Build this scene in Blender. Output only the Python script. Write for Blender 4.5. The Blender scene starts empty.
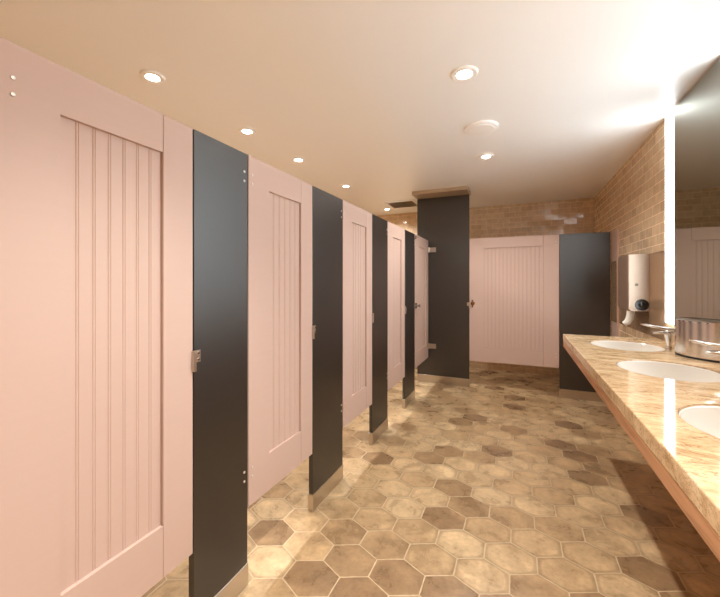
import bpy, bmesh, math, random
from mathutils import Vector, Matrix
random.seed(7)
sc = bpy.context.scene
COL = sc.collection
PI = math.pi

# ------------------------------------------------------------------ helpers
def lin(r, g, b):
    def f(v):
        v /= 255.0
        return v / 12.92 if v <= .04045 else ((v + .055) / 1.055) ** 2.4
    return (f(r), f(g), f(b), 1.0)

def new_mat(name):
    m = bpy.data.materials.new(name)
    m.use_nodes = True
    nt = m.node_tree
    b = nt.nodes['Principled BSDF']
    return m, nt, b

def N(nt, kind, **kw):
    n = nt.nodes.new(kind)
    for k, v in kw.items():
        if k.startswith('i_'):
            n.inputs[k[2:]].default_value = v
        else:
            setattr(n, k, v)
    return n

def L(nt, a, b):
    nt.links.new(a, b)

def math_n(nt, op, a, b=None, c=None):
    n = nt.nodes.new('ShaderNodeMath'); n.operation = op
    for i, v in enumerate((a, b, c)):
        if v is None: continue
        if isinstance(v, (int, float)): n.inputs[i].default_value = v
        else: nt.links.new(v, n.inputs[i])
    return n.outputs[0]

def vec_n(nt, op, a, b=None, c=None):
    n = nt.nodes.new('ShaderNodeVectorMath'); n.operation = op
    for i, v in enumerate((a, b, c)):
        if v is None: continue
        if isinstance(v, tuple): n.inputs[i].default_value = v
        else: nt.links.new(v, n.inputs[i])
    return n

def ramp(nt, fac, stops):
    n = nt.nodes.new('ShaderNodeValToRGB')
    cr = n.color_ramp
    while len(cr.elements) > 1: cr.elements.remove(cr.elements[0])
    cr.elements[0].position = stops[0][0]; cr.elements[0].color = stops[0][1]
    for p, c in stops[1:]:
        e = cr.elements.new(p); e.color = c
    nt.links.new(fac, n.inputs[0])
    return n.outputs[0]

def mix(nt, fac, a, b, blend='MIX'):
    n = nt.nodes.new('ShaderNodeMix'); n.data_type = 'RGBA'; n.blend_type = blend
    for sock, v in ((n.inputs[0], fac), (n.inputs[6], a), (n.inputs[7], b)):
        if isinstance(v, (tuple, int, float)): sock.default_value = v
        else: nt.links.new(v, sock)
    return n.outputs[2]

def simple(name, col, rough=.5, metal=0., spec=.5, noise=0., nscale=(8, 8, 8), bump=0.):
    m, nt, b = new_mat(name)
    b.inputs['Base Color'].default_value = col
    b.inputs['Roughness'].default_value = rough
    b.inputs['Metallic'].default_value = metal
    b.inputs['Specular IOR Level'].default_value = spec
    if noise or bump:
        tc = N(nt, 'ShaderNodeTexCoord')
        mp = N(nt, 'ShaderNodeMapping'); mp.inputs['Scale'].default_value = nscale
        L(nt, tc.outputs['Object'], mp.inputs[0])
        nz = N(nt, 'ShaderNodeTexNoise', i_Scale=1.0, i_Detail=5.0)
        L(nt, mp.outputs[0], nz.inputs['Vector'])
        if noise:
            d = tuple(c * (1 - noise) for c in col[:3]) + (1,)
            l = tuple(min(1, c * (1 + noise)) for c in col[:3]) + (1,)
            L(nt, mix(nt, nz.outputs[0], d, l), b.inputs['Base Color'])
        if bump:
            bp = N(nt, 'ShaderNodeBump', i_Strength=bump, i_Distance=.001)
            L(nt, nz.outputs[0], bp.inputs['Height']); L(nt, bp.outputs[0], b.inputs['Normal'])
    return m

def emit(name, col, strength):
    m, nt, b = new_mat(name)
    b.inputs['Base Color'].default_value = (.8, .8, .8, 1)
    b.inputs['Emission Color'].default_value = col
    b.inputs['Emission Strength'].default_value = strength
    return m

# ------------------------------------------------------------------ materials
PINK = simple('pink_laminate', lin(203, 176, 163), .42, spec=.4, noise=.02, nscale=(3, 3, 60))
BLACK = simple('black_laminate', lin(22, 16, 13), .37, spec=1.0, noise=.12, nscale=(60, 60, 4))
BLACK.node_tree.nodes['Principled BSDF'].inputs['IOR'].default_value = 1.56
STEEL = simple('brushed_steel', lin(205, 196, 186), .28, metal=1., noise=.05, nscale=(4, 4, 160))
POLISHED = simple('polished_steel', lin(218, 210, 202), .22, metal=1., noise=.04, nscale=(3, 3, 40))
BOLT = simple('zinc_bolt', lin(226, 220, 212), .42, metal=.7)
CHROME = simple('chrome', lin(225, 222, 218), .07, metal=1.)
BRONZE = simple('polished_panel', lin(196, 164, 132), .16, metal=.55, noise=.05, nscale=(3, 3, 6))
CERAMIC = simple('white_ceramic', lin(222, 214, 204), .12, spec=.5)
WHITEPL = simple('white_plastic', lin(232, 226, 216), .35)
BLACKPL = simple('black_plastic', lin(18, 18, 19), .18)
DARK = simple('dark_rubber', lin(28, 24, 22), .6)
WOOD_M, nt, b = new_mat('apron_wood')
tc = N(nt, 'ShaderNodeTexCoord'); mp = N(nt, 'ShaderNodeMapping'); mp.inputs['Scale'].default_value = (60, 3.2, 60)
L(nt, tc.outputs['Object'], mp.inputs[0])
nz = N(nt, 'ShaderNodeTexNoise', i_Scale=1.0, i_Detail=6.0, i_Distortion=.6); L(nt, mp.outputs[0], nz.inputs['Vector'])
L(nt, ramp(nt, nz.outputs[0], [(.25, lin(120, 78, 50)), (.5, lin(186, 134, 96)), (.75, lin(208, 160, 120))]), b.inputs['Base Color'])
b.inputs['Roughness'].default_value = .35

CEIL, nt, b = new_mat('ceiling_paint')
b.inputs['Base Color'].default_value = lin(250, 249, 247)
b.inputs['Roughness'].default_value = .38
b.inputs['Specular IOR Level'].default_value = .45

PLASTER = simple('entry_plaster', lin(226, 205, 182), .6, noise=.03)
MIRROR = simple('mirror_glass', lin(168, 170, 160), .015, metal=1.)
LED = emit('led_diffuser', (.87, .955, 1, 1), 7.6)
LENS = emit('downlight_lens', (1, .93, .82, 1), 30.0)
RINGM = simple('white_trim', lin(254, 252, 249), .35)
GRILLE = simple('vent_grey', lin(176, 160, 138), .5)

def tile_mat(name, axis):
    m, nt, b = new_mat(name)
    geo = N(nt, 'ShaderNodeNewGeometry')
    sp = N(nt, 'ShaderNodeSeparateXYZ'); L(nt, geo.outputs['Position'], sp.inputs[0])
    cb = N(nt, 'ShaderNodeCombineXYZ')
    L(nt, sp.outputs[axis], cb.inputs[0]); L(nt, sp.outputs[2], cb.inputs[1])
    off = vec_n(nt, 'ADD', cb.outputs[0], (30.03, 30.015, 0)).outputs[0]
    br = N(nt, 'ShaderNodeTexBrick')
    br.offset = .5
    br.inputs['Color1'].default_value = lin(228, 202, 169)
    br.inputs['Color2'].default_value = lin(213, 184, 150)
    br.inputs['Mortar'].default_value = lin(238, 214, 182)
    br.inputs['Scale'].default_value = 1.0
    br.inputs['Mortar Size'].default_value = .003
    br.inputs['Mortar Smooth'].default_value = .2
    br.inputs['Bias'].default_value = -.1
    br.inputs['Brick Width'].default_value = .15
    br.inputs['Row Height'].default_value = .073
    L(nt, off, br.inputs['Vector'])
    nz = N(nt, 'ShaderNodeTexNoise', i_Scale=14.0, i_Detail=4.0); L(nt, off, nz.inputs['Vector'])
    mot = ramp(nt, nz.outputs[0], [(.3, (.86, .84, .81, 1)), (.7, (1.08, 1.06, 1.04, 1))])
    L(nt, mix(nt, 1.0, br.outputs['Color'], mot, 'MULTIPLY'), b.inputs['Base Color'])
    L(nt, math_n(nt, 'MULTIPLY_ADD', br.outputs['Fac'], .5, .07), b.inputs['Roughness'])
    # hand-made glaze: soft waviness plus joints
    so = N(nt, 'ShaderNodeSeparateXYZ'); L(nt, off, so.inputs[0])
    row = math_n(nt, 'FLOOR', math_n(nt, 'DIVIDE', so.outputs[1], .073))
    odd = math_n(nt, 'SUBTRACT', 1.0, math_n(nt, 'MODULO', row, 2.0))
    colm = math_n(nt, 'FLOOR', math_n(nt, 'MULTIPLY_ADD', odd, .5, math_n(nt, 'DIVIDE', so.outputs[0], .15)))
    cc = N(nt, 'ShaderNodeCombineXYZ'); L(nt, row, cc.inputs[0]); L(nt, colm, cc.inputs[1])
    tw = N(nt, 'ShaderNodeTexWhiteNoise', noise_dimensions='3D'); L(nt, cc.outputs[0], tw.inputs['Vector'])
    tilt = vec_n(nt, 'MULTIPLY', vec_n(nt, 'SUBTRACT', tw.outputs['Color'], (.5, .5, .5)).outputs[0], (.11, .11, .16)).outputs[0]
    nrm = vec_n(nt, 'NORMALIZE', vec_n(nt, 'ADD', geo.outputs['Normal'], tilt).outputs[0]).outputs[0]
    nw = N(nt, 'ShaderNodeTexNoise', i_Scale=17.0, i_Detail=1.0); L(nt, off, nw.inputs['Vector'])
    h = math_n(nt, 'MULTIPLY_ADD', br.outputs['Fac'], -.16, nw.outputs[0])
    bp = N(nt, 'ShaderNodeBump', i_Strength=.5, i_Distance=.004)
    L(nt, nrm, bp.inputs['Normal'])
    L(nt, h, bp.inputs['Height']); L(nt, bp.outputs[0], b.inputs['Normal'])
    b.inputs['Specular IOR Level'].default_value = .6
    return m
TILE_Y = tile_mat('glazed_tile_along_y', 1)
TILE_X = tile_mat('glazed_tile_along_x', 0)

# hexagonal cement tiles
HEXM, nt, b = new_mat('hex_cement_tile')
geo = N(nt, 'ShaderNodeNewGeometry')
W, SQ = .22, .806
p0 = vec_n(nt, 'SUBTRACT', geo.outputs['Position'], (-.14, 1.60, 0)).outputs[0]
p = vec_n(nt, 'MULTIPLY', p0, (1 / W, 1 / (W * SQ), 0)).outputs[0]
R3 = math.sqrt(3)
def wrapv(v):
    n = nt.nodes.new('ShaderNodeVectorMath'); n.operation = 'WRAP'
    L(nt, v, n.inputs[0]); n.inputs[1].default_value = (.5, R3 / 2, 1); n.inputs[2].default_value = (-.5, -R3 / 2, -1)
    return n.outputs[0]
va = wrapv(p)
vb = wrapv(vec_n(nt, 'SUBTRACT', p, (.5, R3 / 2, 0)).outputs[0])
la = vec_n(nt, 'LENGTH', va).outputs['Value']; lb = vec_n(nt, 'LENGTH', vb).outputs['Value']
pick = math_n(nt, 'LESS_THAN', la, lb)
mv = nt.nodes.new('ShaderNodeMix'); mv.data_type = 'VECTOR'
L(nt, pick, mv.inputs[0]); L(nt, vb, mv.inputs[4]); L(nt, va, mv.inputs[5])
g = mv.outputs[1]
cid = vec_n(nt, 'SUBTRACT', p, g).outputs[0]
cid = vec_n(nt, 'FLOOR', vec_n(nt, 'MULTIPLY_ADD', cid, (2, 2 / R3, 1), (.5, .5, .5)).outputs[0]).outputs[0]
wn = N(nt, 'ShaderNodeTexWhiteNoise', noise_dimensions='3D'); L(nt, cid, wn.inputs['Vector'])
ag = vec_n(nt, 'ABSOLUTE', g).outputs[0]
sg = N(nt, 'ShaderNodeSeparateXYZ'); L(nt, ag, sg.inputs[0])
d2 = math_n(nt, 'MULTIPLY_ADD', sg.outputs[1], R3 / 2, math_n(nt, 'MULTIPLY', sg.outputs[0], .5))
dist = math_n(nt, 'MAXIMUM', sg.outputs[0], d2)
nz0 = N(nt, 'ShaderNodeTexNoise', i_Scale=30.0, i_Detail=3.0); L(nt, geo.outputs['Position'], nz0.inputs['Vector'])
distj = math_n(nt, 'MULTIPLY_ADD', math_n(nt, 'SUBTRACT', nz0.outputs[0], .5), .02, dist)
grout = nt.nodes.new('ShaderNodeMapRange'); grout.interpolation_type = 'SMOOTHSTEP'
L(nt, distj, grout.inputs[0]); grout.inputs[1].default_value = .482; grout.inputs[2].default_value = .494
base = ramp(nt, wn.outputs['Value'], [(0, lin(146, 118, 88)), (.14, lin(166, 138, 104)), (.35, lin(190, 162, 124)), (.65, lin(204, 177, 138)), (1, lin(216, 191, 152))])
# mottling offset per tile
shift = vec_n(nt, 'MULTIPLY_ADD', wn.outputs['Color'], (40, 40, 40), geo.outputs['Position']).outputs[0]
n1 = N(nt, 'ShaderNodeTexNoise', i_Scale=8.0, i_Detail=5.0, i_Roughness=.58, i_Distortion=.35); L(nt, shift, n1.inputs['Vector'])
mot = ramp(nt, n1.outputs[0], [(.28, (.66, .63, .59, 1)), (.42, (.82, .79, .76, 1)), (.55, (1.0, .98, .95, 1)), (.66, (1.2, 1.18, 1.14, 1)), (.78, (1.32, 1.3, 1.25, 1))])
colr = mix(nt, 1.0, base, mot, 'MULTIPLY')
n2 = N(nt, 'ShaderNodeTexNoise', i_Scale=46.0, i_Detail=6.0, i_Roughness=.7); L(nt, shift, n2.inputs['Vector'])
speck = ramp(nt, n2.outputs[0], [(.36, (.82, .80, .78, 1)), (.52, (1, 1, 1, 1)), (.7, (1.12, 1.12, 1.1, 1))])
colr = mix(nt, .8, colr, speck, 'MULTIPLY')
# a worn darker ring on some tiles
lg = vec_n(nt, 'LENGTH', g).outputs['Value']
rd = math_n(nt, 'ADD', math_n(nt, 'MULTIPLY', distj, .45), math_n(nt, 'MULTIPLY', lg, .5))
rd = math_n(nt, 'MULTIPLY_ADD', math_n(nt, 'SUBTRACT', n1.outputs[0], .5), .16, rd)
ring = nt.nodes.new('ShaderNodeMapRange'); ring.interpolation_type = 'SMOOTHSTEP'; L(nt, rd, ring.inputs[0]); ring.inputs[1].default_value = .395; ring.inputs[2].default_value = .45
rsel = math_n(nt, 'MULTIPLY', ring.outputs[0], math_n(nt, 'GREATER_THAN', wn.outputs['Value'], .35))
colr = mix(nt, math_n(nt, 'MULTIPLY', rsel, .42), colr, lin(132, 106, 76))
colr = mix(nt, grout.outputs[0], colr, lin(204, 181, 146))
L(nt, colr, b.inputs['Base Color'])
L(nt, math_n(nt, 'MULTIPLY_ADD', n1.outputs[0], .25, math_n(nt, 'MULTIPLY_ADD', grout.outputs[0], .3, .17)), b.inputs['Roughness'])
hh = math_n(nt, 'MULTIPLY_ADD', grout.outputs[0], -1.0, math_n(nt, 'MULTIPLY', n2.outputs[0], .12))
bp = N(nt, 'ShaderNodeBump', i_Strength=.4, i_Distance=.002); L(nt, hh, bp.inputs['Height']); L(nt, bp.outputs[0], b.inputs['Normal'])

# polished stone
STONE, nt, b = new_mat('polished_beige_stone')
tc = N(nt, 'ShaderNodeTexCoord')
mp = N(nt, 'ShaderNodeMapping'); mp.inputs['Rotation'].default_value = (.1, .1, .12); mp.inputs['Scale'].default_value = (.8, 2.2, 2.2)
L(nt, tc.outputs['Object'], mp.inputs[0])
n1 = N(nt, 'ShaderNodeTexNoise', i_Scale=6.0, i_Detail=10.0, i_Roughness=.68, i_Distortion=.8); L(nt, mp.outputs[0], n1.inputs['Vector'])
n2 = N(nt, 'ShaderNodeTexNoise', i_Scale=70.0, i_Detail=4.0, i_Roughness=.7); L(nt, mp.outputs[0], n2.inputs['Vector'])
n3 = N(nt, 'ShaderNodeTexNoise', i_Scale=5.0, i_Detail=8.0, i_Roughness=.6, i_Distortion=2.5); L(nt, mp.outputs[0], n3.inputs['Vector'])
c1 = ramp(nt, n1.outputs[0], [(.27, lin(138, 106, 72)), (.40, lin(192, 158, 118)), (.52, lin(212, 180, 140)), (.72, lin(226, 202, 168))])
vein = math_n(nt, 'ABSOLUTE', math_n(nt, 'SUBTRACT', n3.outputs[0], .5))
vf = nt.nodes.new('ShaderNodeMapRange'); L(nt, vein, vf.inputs[0]); vf.inputs[1].default_value = .02; vf.inputs[2].default_value = .0
c1 = mix(nt, math_n(nt, 'MULTIPLY', vf.outputs[0], .75), c1, lin(142, 104, 68))
sp_ = ramp(nt, n2.outputs[0], [(.34, (.70, .64, .56, 1)), (.5, (1, 1, 1, 1)), (.68, (1.1, 1.1, 1.1, 1))])
L(nt, mix(nt, .8, c1, sp_, 'MULTIPLY'), b.inputs['Base Color'])
b.inputs['Roughness'].default_value = .07
b.inputs['Specular IOR Level'].default_value = .6

# ------------------------------------------------------------------ mesh helpers
def box(bm, x0, x1, y0, y1, z0, z1, bev=0., seg=1):
    vs = [bm.verts.new((x, y, z)) for x in (x0, x1) for y in (y0, y1) for z in (z0, z1)]
    fs = [(0, 1, 3, 2), (4, 6, 7, 5), (0, 4, 5, 1), (2, 3, 7, 6), (0, 2, 6, 4), (1, 5, 7, 3)]
    faces = [bm.faces.new([vs[i] for i in f]) for f in fs]
    if bev:
        es = list({e for f in faces for e in f.edges})
        bmesh.ops.bevel(bm, geom=es, offset=bev, segments=seg, affect='EDGES', profile=.5)

def cyl(bm, c, axis, r, h, seg=24, r2=None, bev=0.):
    """solid of revolution from c along axis (unit) by h"""
    a = Vector(axis).normalized()
    q = a.to_track_quat('Z', 'Y').to_matrix()
    r2 = r if r2 is None else r2
    prof = [(r, 0), (r2, h)] if not bev else [(r - bev, 0), (r, bev), (r2, h - bev), (r2 - bev, h)]
    rings = []
    for rr, zz in prof:
        rings.append([bm.verts.new(Vector(c) + q @ Vector((rr * math.cos(2 * PI * k / seg), rr * math.sin(2 * PI * k / seg), zz))) for k in range(seg)])
    for i in range(len(rings) - 1):
        for k in range(seg):
            bm.faces.new((rings[i][k], rings[i][(k + 1) % seg], rings[i + 1][(k + 1) % seg], rings[i + 1][k]))
    bm.faces.new(rings[0][::-1]); bm.faces.new(rings[-1])

def lathe(bm, c, prof, seg=40, sx=1., sy=1., closed=False):
    rings = []
    for r, z in prof:
        if r < 1e-6:
            rings.append([bm.verts.new((c[0], c[1], c[2] + z))])
        else:
            rings.append([bm.verts.new((c[0] + sx * r * math.cos(2 * PI * k / seg), c[1] + sy * r * math.sin(2 * PI * k / seg), c[2] + z)) for k in range(seg)])
    n = len(rings)
    for i in range(n if closed else n - 1):
        A, B = rings[i], rings[(i + 1) % n]
        for k in range(seg):
            k2 = (k + 1) % seg
            if len(A) == 1 and len(B) == 1: continue
            if len(A) == 1: bm.faces.new((A[0], B[k2], B[k]))
            elif len(B) == 1: bm.faces.new((A[k], A[k2], B[0]))
            else: bm.faces.new((A[k], A[k2], B[k2], B[k]))

def loft(bm, secs):
    """secs: list of lists of points (same count), capped"""
    rings = [[bm.verts.new(p) for p in s] for s in secs]
    n = len(rings[0])
    for i in range(len(rings) - 1):
        for k in range(n):
            bm.faces.new((rings[i][k], rings[i][(k + 1) % n], rings[i + 1][(k + 1) % n], rings[i + 1][k]))
    bm.faces.new(rings[0][::-1]); bm.faces.new(rings[-1])

def tube(bm, pts, radii, seg=14, flat=1.):
    secs = []
    for i, p in enumerate(pts):
        p = Vector(p)
        t = (Vector(pts[min(i + 1, len(pts) - 1)]) - Vector(pts[max(i - 1, 0)])).normalized()
        q = t.to_track_quat('Z', 'Y').to_matrix()
        r = radii[i]
        secs.append([p + q @ Vector((r * math.cos(2 * PI * k / seg), flat * r * math.sin(2 * PI * k / seg), 0)) for k in range(seg)])
    loft(bm, secs)

def obj(name, bm, mat, parent=None, smooth=False, loc=(0, 0, 0), rz=0.):
    me = bpy.data.meshes.new(name)
    bmesh.ops.recalc_face_normals(bm, faces=bm.faces)
    bm.to_mesh(me); bm.free()
    me.materials.append(mat)
    if smooth:
        me.polygons.foreach_set('use_smooth', [True] * len(me.polygons))
        try: me.set_sharp_from_angle(angle=math.radians(35))
        except Exception: pass
    o = bpy.data.objects.new(name, me); COL.objects.link(o)
    if parent is not None: o.parent = parent
    o.location = loc; o.rotation_euler = (0, 0, rz)
    return o

def tag(o, label, cat, group=None, kind=None):
    o['label'] = label; o['category'] = cat
    if group: o['group'] = group
    if kind: o['kind'] = kind
    return o

def thing(name, label, cat, loc=(0, 0, 0), rz=0., group=None):
    o = bpy.data.objects.new(name, None); COL.objects.link(o)
    o.location = loc; o.rotation_euler = (0, 0, rz); o.empty_display_size = .05
    return tag(o, label, cat, group)

def struct(name, mat, boxes, label):
    bm = bmesh.new()
    for bx in boxes: box(bm, *bx)
    o = obj(name, bm, mat)
    o['kind'] = 'structure'; o['label'] = label
    return o

# ------------------------------------------------------------------ room shell
CEIL_Z = 2.36
XR, YB, XL, YF = .91, 5.46, -2.60, -2.2
XS = -1.023           # front plane of the left stall row
YP = 4.44             # front plane of the back stall
struct('floor', HEXM, [(XL - .1, XR + .1, YF - .1, YB + .1, -.1, 0)], 'tan and brown hexagonal cement tile floor')
struct('ceiling', CEIL, [(XL - .1, XR + .1, YF - .1, YB + .1, CEIL_Z, CEIL_Z + .1)], 'cream satin painted ceiling')
struct('wall_right', TILE_Y, [(XR, XR + .1, YF, YB, 0, CEIL_Z)], 'brown glazed brick tile wall behind the wash counter')
struct('wall_back', TILE_X, [(XL, XR, YB, YB + .1, 0, CEIL_Z)], 'glossy brown brick tile wall at the far end')
struct('wall_left', TILE_Y, [(XL - .1, XL, YF, YB, 0, CEIL_Z)], 'brown brick tile wall behind the stalls')
struct('wall_front', PLASTER, [(XL, XR, YF - .1, YF, 0, CEIL_Z)], 'pale wall behind the camera')
struct('trim_1', simple('header_paint', lin(172, 148, 122), .4), [(-1.17, -.52, 4.19, 4.50, 2.318, CEIL_Z)], 'tan ceiling header above the tall black panel')

# ------------------------------------------------------------------ stall doors
Z0, Z1 = .3175, 1.783
def bead_panel(bm, x0, x1, z0, z1, ydepth, yback):
    """boards with V joints and beads; front faces -y"""
    n = max(3, round((x1 - x0) / .041)); w = (x1 - x0) / n
    pr = []
    for i in range(n):
        a = x0 + i * w
        if i == 0: pr.append((a, ydepth))
        else:
            pr += [(a - .0016, ydepth), (a, ydepth + .0017), (a + .0014, ydepth + .0004), (a + .0035, ydepth - .0006), (a + .0056, ydepth + .0004), (a + .007, ydepth + .0017), (a + .0086, ydepth)]
    pr.append((x1, ydepth))
    pts = pr + [(x1, yback), (x0, yback)]
    loft(bm, [[Vector((x, y, z0)) for x, y in pts], [Vector((x, y, z1)) for x, y in pts]])

def screw(parent, p, axis, r=.0055):
    bm = bmesh.new(); cyl(bm, p, axis, r, .003, 12, bev=.001)
    return obj('screw', bm, BOLT, parent, True)

def stall_door(label, loc, rz, w, sl, sr, hinge_left=True, screws=True):
    t = thing('stall_door', label, 'door', loc, rz, 'pink beadboard stall doors')
    T = .026; rt, rb = .12, .165
    h = Z1 - Z0
    bev = .0012
    bm = bmesh.new(); box(bm, 0, sl, 0, T, 0, h); obj('stile', bm, PINK, t)
    bm = bmesh.new(); box(bm, w - sr + .002, w, 0, T, 0, h, bev); obj('stile', bm, PINK, t)
    bm = bmesh.new(); box(bm, sl, w - sr, 0, T, h - rt, h); obj('rail', bm, PINK, t)
    bm = bmesh.new(); box(bm, sl, w - sr, 0, T, 0, rb); obj('rail', bm, PINK, t)
    bm = bmesh.new(); bead_panel(bm, sl - .002, w - sr, rb - .002, h - rt + .002, .011, .022); obj('beadboard', bm, PINK, t)
    if screws:
        x = .022 if hinge_left else w - .03
        for z in (1.705, 1.668, .473, .437):
            screw(t, (x, 0, z - Z0), (0, -1, 0), .005)
    return t

LX = lambda y: (XS, y, Z0)
doors = [
    ('pink beadboard stall door nearest the camera at the far left', .385, .885, .112, .113),
    ('second pink beadboard stall door, between the two widest black pilasters', 1.162, 1.666, .135, .112),
    ('third pink beadboard stall door from the camera, halfway down the left row', 2.036, 2.536, .135, .112),
    ('fourth pink beadboard stall door from the camera, narrow in view', 2.896, 3.404, .135, .112),
]
for lab, a, b_, sl, sr in doors:
    stall_door(lab, LX(a), PI / 2, b_ - a, sl, sr)
d5 = stall_door('last pink stall door of the left row, hinged on the tall black panel', LX(3.785), PI / 2, .635, .13, .12, hinge_left=False, screws=False)
for z in (1.02, .14):
    z = {1.02: 1.665 - Z0, .14: .46 - Z0}[z]
    bm = bmesh.new()
    box(bm, .585, .637, -.007, -.0005, z - .03, z + .03, .001)          # leaf on the door
    cyl(bm, (.640, -.008, z - .034), (0, 0, 1), .008, .068, 12)
    box(bm, .6425, .6485, -.094, -.006, z - .03, z + .03, .001)         # leaf on the panel
    o = obj('hinge', bm, STEEL, d5, True); o['label'] = 'bright steel hinge'
bm = bmesh.new()
box(bm, .006, .055, -.006, -.0005, 1.0 - Z0 - .03, 1.0 - Z0 + .03, .001)
cyl(bm, (.03, -.006, 1.0 - Z0), (0, -1, 0), .012, .03, 16, bev=.002)
cyl(bm, (.03, -.036, 1.0 - Z0), (0, -1, 0), .017, .012, 16, bev=.002)
obj('latch', bm, CHROME, d5, True)
bm = bmesh.new()
box(bm, .004, .04, -.005, -.0005, Z1 - Z0 - .05, Z1 - Z0 - .015, .001)
tube(bm, [(.022, -.004, Z1 - Z0 - .03), (.022, -.03, Z1 - Z0 - .035), (.022, -.045, Z1 - Z0 - .018)], [.005, .005, .006], 10)
obj('coat_hook', bm, CHROME, d5, True)

db = stall_door('wide pink beadboard door of the back stall, facing the camera', (-.527, YP, Z0), 0, .943, .165, .155, hinge_left=False)
bm = bmesh.new()
cyl(bm, (.036, 0, 1.005 - Z0), (0, -1, 0), .024, .006, 20, bev=.002)
box(bm, .028, .044, -.034, -.006, .96 - Z0, 1.05 - Z0, .004, 2)
o = obj('latch', bm, simple('latch_brass', lin(150, 112, 76), .25, metal=1.), db, True); o['label'] = 'dull bronze turn latch'

# ------------------------------------------------------------------ pilasters
def shoe_mesh(w, T, h=.092, e=.003):
    bm = bmesh.new()
    box(bm, -e, w + e, -e, T + e, 0, h, .001)
    return bm
def pilaster(label, loc, rz, w, top, keeper=None, screws='right', T=.026):
    t = thing('stall_pilaster', label, 'pilaster', loc, rz, 'black stall pilasters')
    bm = bmesh.new(); box(bm, 0, w, 0, T, .0925, top, .0012); obj('post_panel', bm, BLACK, t)
    obj('shoe', shoe_mesh(w, T), STEEL, t)['label'] = 'brushed steel floor shoe'
    if screws:
        x = w - .02 if screws == 'right' else .02
        for z in (1.706, 1.668, .475, .437): screw(t, (x, 0, z), (0, -1, 0), .0055)
    if keeper is not None:
        z = .98
        bm = bmesh.new()
        s = 1 if keeper == 'left' else -1
        x0 = 0 if keeper == 'left' else w
        def bx(a, b2, *r):
            a, b2 = x0 + s * a, x0 + s * b2
            box(bm, min(a, b2), max(a, b2), *r)
        bx(.0015, .026, -.004, -.0005, z - .006, z + .036, .001)
        bx(-.010, .001, -.013, -.0006, z - .035, z + .036, .0008)
        k = obj('strike_keeper', bm, STEEL, t); k['label'] = 'steel latch keeper'
        for dz in (.004, .026):
            bm = bmesh.new(); cyl(bm, (x0 + s * .015, -.004, z + dz), (0, -1, 0), .005, .003, 12, bev=.001); obj('screw', bm, CHROME, k, True)
    return t
pil = [
    ('black pilaster nearest the camera, between the first and second pink doors', .889, .267),
    ('black pilaster between the second and third pink doors', 1.670, .362),
    ('black pilaster between the third and fourth pink doors', 2.540, .352),
    ('narrowest looking black pilaster, between the fourth and last doors of the left row', 3.409, .365),
]
for lab, y, w in pil:
    pilaster(lab, (XS, y, 0), PI / 2, w, Z1, 'left')
pilaster('tall black panel rising almost to the ceiling beside the back stall door', (-1.17, YP, 0), 0, .638, 2.317, 'right', None)
pilaster('black pilaster between the back stall door and the right wall', (.421, YP, 0), 0, .462, Z1, None, None)

# filler strip and polished splash panel on the right wall
bm = bmesh.new(); box(bm, .893, .9095, 4.20, YP - .006, .001, Z1, .001)
tag(obj('filler_strip', bm, PINK), 'narrow pink filler strip on the right wall beside the back pilaster', 'panel')
bm = bmesh.new(); box(bm, .886, .8925, 4.20, YP - .006, .86, 1.47, .001); box(bm, .903, .9095, 3.02, 4.199, .86, 1.47, .001)
tag(obj('splash_panel', bm, BRONZE), 'polished metal splash panel on the right wall behind the steel dispenser', 'panel')

# ------------------------------------------------------------------ wash counter
CT = .86; CE = 3.12; CX = .318
sinks_y = [2.715, 2.03, 1.30]
SX, SA, SB = .622, .19, .215
def temp(bm, name):
    me = bpy.data.meshes.new(name); bm.to_mesh(me); bm.free()
    o = bpy.data.objects.new(name, me); COL.objects.link(o); return o
bm = bmesh.new(); box(bm, CX, XR - .001, -.45, CE, CT - .05, CT, .004, 2)
bmesh.ops.recalc_face_normals(bm, faces=bm.faces)
slab = temp(bm, 'slab_tmp')
cuts = []
for y in sinks_y:
    bm = bmesh.new(); lathe(bm, (SX, y, CT), [(0, -.12), (1, -.12), (1, .05), (0, .05)], 64, SA, SB)
    bmesh.ops.recalc_face_normals(bm, faces=bm.faces)
    c = temp(bm, 'cut_tmp'); cuts.append(c)
    md = slab.modifiers.new('b', 'BOOLEAN'); md.operation = 'DIFFERENCE'; md.solver = 'EXACT'; md.object = c
bpy.context.view_layer.update()
dg = bpy.context.evaluated_depsgraph_get()
me = bpy.data.meshes.new_from_object(slab.evaluated_get(dg)); me.name = 'countertop'
for o in [slab] + cuts: bpy.data.objects.remove(o, do_unlink=True)
counter = thing('wash_counter', 'long polished beige stone wash counter with wooden apron on the right', 'counter', (XR, 1.3, 0))
top = bpy.data.objects.new('countertop', me); COL.objects.link(top); top.parent = counter; top.location = (-XR, -1.3, 0)
me.materials.clear(); me.materials.append(STONE)
bm = bmesh.new()
box(bm, CX + .003, CX + .028, -.45, CE - .003, CT - .096, CT - .0505, .001)
box(bm, CX + .028, XR - .002, CE - .028, CE - .003, CT - .096, CT - .0505, .001)
o = obj('apron', bm, WOOD_M, counter, loc=(-XR, -1.3, 0)); o['label'] = 'light brown wooden apron'
bm = bmesh.new()
for y in (-.2, .95, 1.66, 2.37): box(bm, CX + .08, XR - .002, y - .012, y + .012, CT - .13, CT - .0505)
obj('bracket', bm, DARK, counter, loc=(-XR, -1.3, 0)) if False else bm.free()

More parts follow.
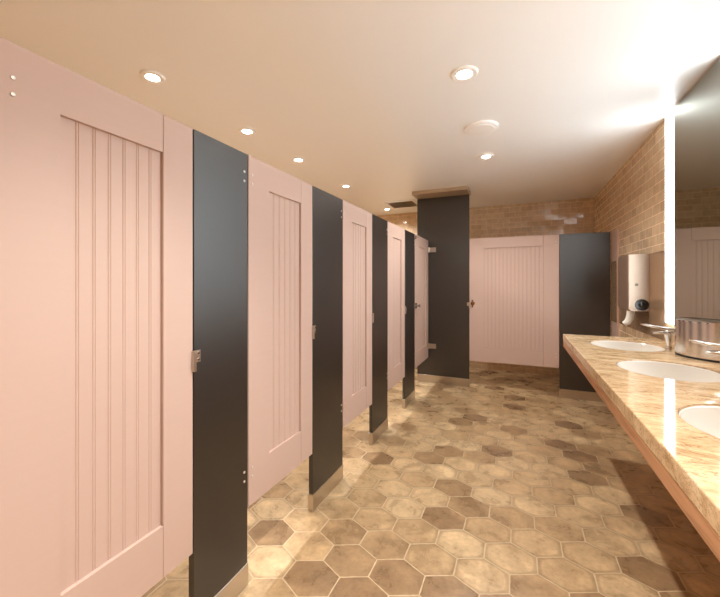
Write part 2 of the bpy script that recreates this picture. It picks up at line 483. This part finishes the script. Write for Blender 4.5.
sink_lab = ['white oval sink at the far end of the stone counter', 'white oval sink in the middle, in front of the round steel canister', 'white oval sink nearest the camera, cut by the right edge']
for y, lab in zip(sinks_y, sink_lab):
    t = thing('oval_sink', lab, 'sink', (SX, y, CT), 0, 'undermount oval sinks')
    bm = bmesh.new()
    prof = [(.997, -.009), (.985, -.006), (.972, -.009), (.965, -.03), (.94, -.07), (.88, -.112), (.72, -.150), (.42, -.168), (.13, -.174),
            (.13, -.182), (.44, -.177), (.75, -.160), (.92, -.120), (.985, -.072), (.997, -.03)]
    lathe(bm, (0, 0, 0), prof, 64, SA, SB, closed=True)
    obj('bowl', bm, CERAMIC, t, True)
    bm = bmesh.new(); lathe(bm, (0, 0, -.173), [(0, -.012), (.0245, -.012), (.0245, .0), (.032, .001), (.032, .003), (.022, .0035), (.018, .001), (0, .001)], 32)
    obj('drain', bm, CHROME, t, True)

fau_lab = ['chrome faucet at the far sink, in front of the lit mirror edge', 'chrome faucet in front of the round steel canister, at the middle sink', 'chrome faucet at the sink nearest the camera']
def rsec(x, z, wy, tz, ang=0., n=4):
    """rounded-rect section in the plane across a spout running along -x"""
    pts = []
    r = min(wy, tz) * .42
    for cx, cz, a0 in ((wy - r, tz - r, 0), (-wy + r, tz - r, 90), (-wy + r, -tz + r, 180), (wy - r, -tz + r, 270)):
        for k in range(n + 1):
            a = math.radians(a0 + 90 * k / n)
            pts.append((cx + r * math.cos(a), cz + r * math.sin(a)))
    ca, sa = math.cos(ang), math.sin(ang)
    return [Vector((x + sa * q, p_, z + ca * q)) for p_, q in pts]
for y, lab in zip(sinks_y, fau_lab):
    t = thing('faucet', lab, 'faucet', (.838, y, CT), 0, 'chrome faucets on the stone counter')
    bm = bmesh.new()
    lathe(bm, (0, 0, 0), [(0, 0.0005), (.017, .0005), (.017, .005), (.014, .006), (0, .006)], 28)
    secs = []
    for k in range(7):
        f = k / 6
        cx = .001 - .006 * f; r = .0115 + .013 * f
        secs.append([Vector((cx + r * math.cos(2 * PI * j / 20), .92 * r * math.sin(2 * PI * j / 20), .004 + .084 * f)) for j in range(20)])
    loft(bm, secs); obj('body', bm, CHROME, t, True)
    bm = bmesh.new()
    loft(bm, [rsec(.022, .088, .019, .012), rsec(-.01, .089, .020, .012), rsec(-.045, .090, .019, .008), rsec(-.078, .086, .017, .006), rsec(-.083, .0855, .015, .004)])
    obj('spout', bm, CHROME, t, True)
    bm = bmesh.new()
    loft(bm, [rsec(.024, .108, .014, .004), rsec(.018, .109, .020, .008), rsec(-.03, .115, .021, .008), rsec(-.09, .126, .019, .007), rsec(-.132, .134, .016, .0055), rsec(-.139, .1355, .012, .0035)])
    obj('lever', bm, CHROME, t, True)

# round-fronted steel canister against the mirror
t = thing('steel_canister', 'round-fronted polished steel canister on the counter against the mirror', 'canister', (.90, 2.46, CT))
CC, CR = .082, .192        # centre lies behind the mirror plane
def arc(r, xmax=-.0005, n=40):
    a = math.acos(max(-1, min(1, (xmax - CC) / r)))
    return [(CC + r * math.cos(a + (2 * PI - 2 * a) * k / n), r * math.sin(a + (2 * PI - 2 * a) * k / n)) for k in range(n + 1)]
def dshell(bm, r_out, th, z0, z1):
    o_, i_ = arc(r_out), arc(r_out - th)
    pts = o_ + i_[::-1]
    rings = [[bm.verts.new((x, y, z)) for x, y in pts] for z in (z0, z1)]
    n = len(pts); m = len(o_)
    for k in range(n):
        bm.faces.new((rings[0][k], rings[0][(k + 1) % n], rings[1][(k + 1) % n], rings[1][k]))
    for k in range(m - 1):
        for rg in rings: bm.faces.new((rg[k], rg[k + 1], rg[n - 2 - k], rg[n - 1 - k]))
def dsolid(bm, r, z0, z1):
    pts = arc(r)
    loft(bm, [[Vector((x, y, z)) for x, y in pts] for z in (z0, z1)])
bm = bmesh.new(); dshell(bm, CR, .003, .011, .187); obj('shell', bm, POLISHED, t, True)
bm = bmesh.new(); dshell(bm, CR + .003, .007, .187, .193); o = obj('rim', bm, CHROME, t, True)
bm = bmesh.new(); dsolid(bm, CR - .002, .0005, .011); obj('base', bm, DARK, t, True)['label'] = 'dark base'
bm = bmesh.new(); dsolid(bm, CR - .0035, .184, .188); obj('lid', bm, STEEL, t, True)

# ------------------------------------------------------------------ wall dispenser
t = thing('wall_dispenser', 'brushed steel box dispenser on the right wall past the counter', 'dispenser', (XR - .006, 3.305, 1.037))
bm = bmesh.new()
pts = [(-.0005, 0), (-.128, 0), (-.134, .006), (-.134, .295), (-.0005, .295)]
loft(bm, [[Vector((x, y, z)) for x, y in pts] for z in (.012, .43)])
pts2 = [(-.0005, .004), (-.118, .004), (-.122, .01), (-.122, .29), (-.0005, .29)]
loft(bm, [[Vector((x, y, z)) for x, y in pts2] for z in (0, .012)])
obj('casing', bm, simple('dispenser_steel', lin(176, 158, 142), .40, metal=1., noise=.05, nscale=(4, 4, 120)), t)
bm = bmesh.new(); cyl(bm, (-.048, 0.0005, .048), (0, -1, 0), .043, .007, 40, bev=.002); obj('bezel', bm, BLACKPL, t, True)
bm = bmesh.new(); cyl(bm, (-.048, -.006, .048), (0, -1, 0), .024, .004, 32, r2=.016); obj('lens', bm, simple('lens_glass', lin(34, 34, 36), .12, spec=.5), t, True)
bm = bmesh.new(); cyl(bm, (-.080, 0.0005, .20), (0, -1, 0), .011, .003, 20, bev=.001); box(bm, -.083, -.077, -.005, -.002, .194, .206)
obj('lock', bm, simple('lock_grey', lin(96, 88, 80), .3, metal=1.), t, True)
bm = bmesh.new()
tube(bm, [(-.095, .09, .012), (-.096, .09, -.03), (-.103, .09, -.065), (-.118, .09, -.095), (-.138, .09, -.11)], [.026, .026, .025, .023, .020], 18)
o = obj('nozzle', bm, WHITEPL, t, True); o['label'] = 'pale curved nozzle'

# ------------------------------------------------------------------ mirrors with light strips
ZM0, ZM1 = .985, 2.350
strips = [(2.842, 2.986), (2.13, 2.275), (1.42, 1.565), (.71, .855)]  # last strip is out of view, added to brighten the ceiling
slab_ = ['tall lit white strip along the left edge of the mirror', 'tall lit white strip between the mirrors, at the right edge', 'tall lit white strip between the mirrors, above the near sink', 'unseen lit white strip added on the right wall nearest the camera']
for (a, b_), lab in zip(strips, slab_):
    t = thing('mirror_light_strip', lab, 'light', (XR, (a + b_) / 2, ZM0), 0, 'light strips between the mirrors')
    hw = (b_ - a) / 2
    bm = bmesh.new(); box(bm, -.012, -.0005, -hw + .004, hw - .004, .004, 2.354 - ZM0 - .004, .002, 2); obj('diffuser', bm, LED, t)
    bm = bmesh.new()
    box(bm, -.0095, -.0008, -hw, -hw + .0035, 0, 2.354 - ZM0); box(bm, -.0095, -.0008, hw - .0035, hw, 0, 2.354 - ZM0)
    obj('side_trim', bm, STEEL, t)
mir = [(2.277, 2.840, 'tall wall mirror beside the lit strip, above the round steel canister'), (1.567, 2.128, 'tall wall mirror above the middle sink, past the right edge')]
for a, b_, lab in mir:
    t = thing('wall_mirror', lab, 'mirror', (XR, (a + b_) / 2, ZM0), 0, 'mirrors over the counter')
    hw = (b_ - a) / 2
    bm = bmesh.new(); box(bm, -.009, -.004, -hw, hw, 0, ZM1 - ZM0); obj('glass', bm, MIRROR, t)
    bm = bmesh.new(); box(bm, -.0038, -.0005, -hw + .002, hw - .002, .002, ZM1 - ZM0 - .002); obj('backing', bm, DARK, t)

# ------------------------------------------------------------------ ceiling fittings
def downlight(label, x, y, r, power, group, cone=150):
    t = thing('ceiling_downlight', label, 'light', (x, y, CEIL_Z), 0, group)
    bm = bmesh.new()
    lathe(bm, (0, 0, 0), [(r, -.0005), (r, -.005), (r * .9, -.010), (r * .60, -.010), (r * .52, -.004), (r * .52, -.0005)], 40, closed=True)
    obj('trim_ring', bm, RINGM, t, True)
    bm = bmesh.new(); lathe(bm, (0, 0, 0), [(0, -.0006), (r * .51, -.0006), (r * .51, -.006), (r * .4, -.0075), (0, -.008)], 32)
    obj('lens', bm, LENS, t, True)
    ld = bpy.data.lights.new('downlight_lamp', 'SPOT'); ld.energy = power; ld.color = (.95, .98, 1) if cone > 149 and x < -1 else (1, .965, .91)
    ld.spot_size = math.radians(cone); ld.spot_blend = .7 if cone > 120 else 1.0; ld.shadow_soft_size = .03
    lo = bpy.data.objects.new('downlight_lamp', ld); COL.objects.link(lo); lo.parent = t; lo.location = (0, 0, -.02)
    return t
SP = 29
stall_l = [(-1.79, 1.29, 'round downlight over the first stall, nearest the left'), (-1.80, 2.03, 'round downlight second from the left, over the second stall'),
           (-1.80, 2.69, 'round downlight third from the left, above the second pink door'), (-1.79, 3.64, 'small downlight fourth from the left, above the third pink door'),
           (-1.79, 5.03, 'tiny far downlight over the back stall, left of the tall black panel')]
for x, y, lab in stall_l: downlight(lab, x, y, .06, SP, 'downlights over the stalls')
downlight('larger downlight above the corridor, nearest the top of the picture', -.257, 1.94, .070, 19, 'downlights over the corridor', 105)
downlight('downlight above the corridor just past the round ceiling disc', -.25, 3.28, .065, 43, 'downlights over the corridor', 150)
for y in (.6, -.74): downlight('downlight above the corridor, behind or above the camera', -.257, y, .070, 100, 'downlights over the corridor', 100)

t = thing('ceiling_speaker', 'unlit round white ceiling disc between the two corridor downlights', 'speaker', (-.237, 2.665, CEIL_Z))
bm = bmesh.new(); lathe(bm, (0, 0, 0), [(0, -.0005), (.118, -.0005), (.118, -.010), (.110, -.017), (.098, -.018), (.096, -.016), (0, -.0165)], 48); obj('rim', bm, RINGM, t, True)
bm = bmesh.new(); lathe(bm, (0, 0, 0), [(0, -.017), (.094, -.017), (.090, -.021), (.05, -.024), (0, -.025)], 48); obj('grille', bm, simple('speaker_grille', lin(250, 247, 243), .6), t, True)

t = thing('ceiling_vent', 'square ceiling air vent over the back stall, left of the tall black panel', 'vent', (-1.47, 4.80, CEIL_Z))
bm = bmesh.new()
s = .21
for bx in ((-s, s, -s, -s + .03), (-s, s, s - .03, s), (-s, -s + .03, -s + .03, s - .03), (s - .03, s, -s + .03, s - .03)):
    box(bm, *bx, -.014, -.0005, .002)
obj('vent_frame', bm, RINGM, t)
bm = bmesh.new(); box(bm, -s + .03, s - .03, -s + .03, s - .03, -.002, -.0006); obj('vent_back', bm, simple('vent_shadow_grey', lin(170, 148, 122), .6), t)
bm = bmesh.new()
for k in range(9):
    y = -s + .045 + k * (2 * s - .09) / 8
    loft(bm, [[Vector((x, y + dy, z)) for dy, z in ((-.012, -.012), (.010, -.004), (.011, -.0055), (-.011, -.0135))] for x in (-s + .03, s - .03)])
obj('louvre', bm, GRILLE, t)

# ------------------------------------------------------------------ world, camera, view
w = bpy.data.worlds.new('room_air'); sc.world = w; w.use_nodes = True
w.node_tree.nodes['Background'].inputs[0].default_value = (1, .9, .8, 1)
w.node_tree.nodes['Background'].inputs[1].default_value = 0.0
cd = bpy.data.cameras.new('camera'); cam = bpy.data.objects.new('camera', cd); COL.objects.link(cam)
F = 355.0
cd.sensor_fit = 'HORIZONTAL'; cd.sensor_width = 36; cd.lens = 36 * F / 720
cd.shift_y = -15.5 / 720
cd.clip_start = .02
cam.location = (0, 0, 1.25); cam.rotation_euler = (PI / 2, 0, math.atan(157.5 / F))
sc.camera = cam
sc.view_settings.view_transform = 'Standard'; sc.view_settings.look = 'None'
sc.view_settings.exposure = 0.82; sc.view_settings.gamma = 1.0; sc.view_settings.use_curve_mapping = False
sc.cycles.use_denoising = True
sc.cycles.max_bounces = 10; sc.cycles.diffuse_bounces = 6; sc.cycles.glossy_bounces = 5
sc.cycles.caustics_reflective = False; sc.cycles.caustics_refractive = False
sc.cycles.sample_clamp_indirect = 6.0
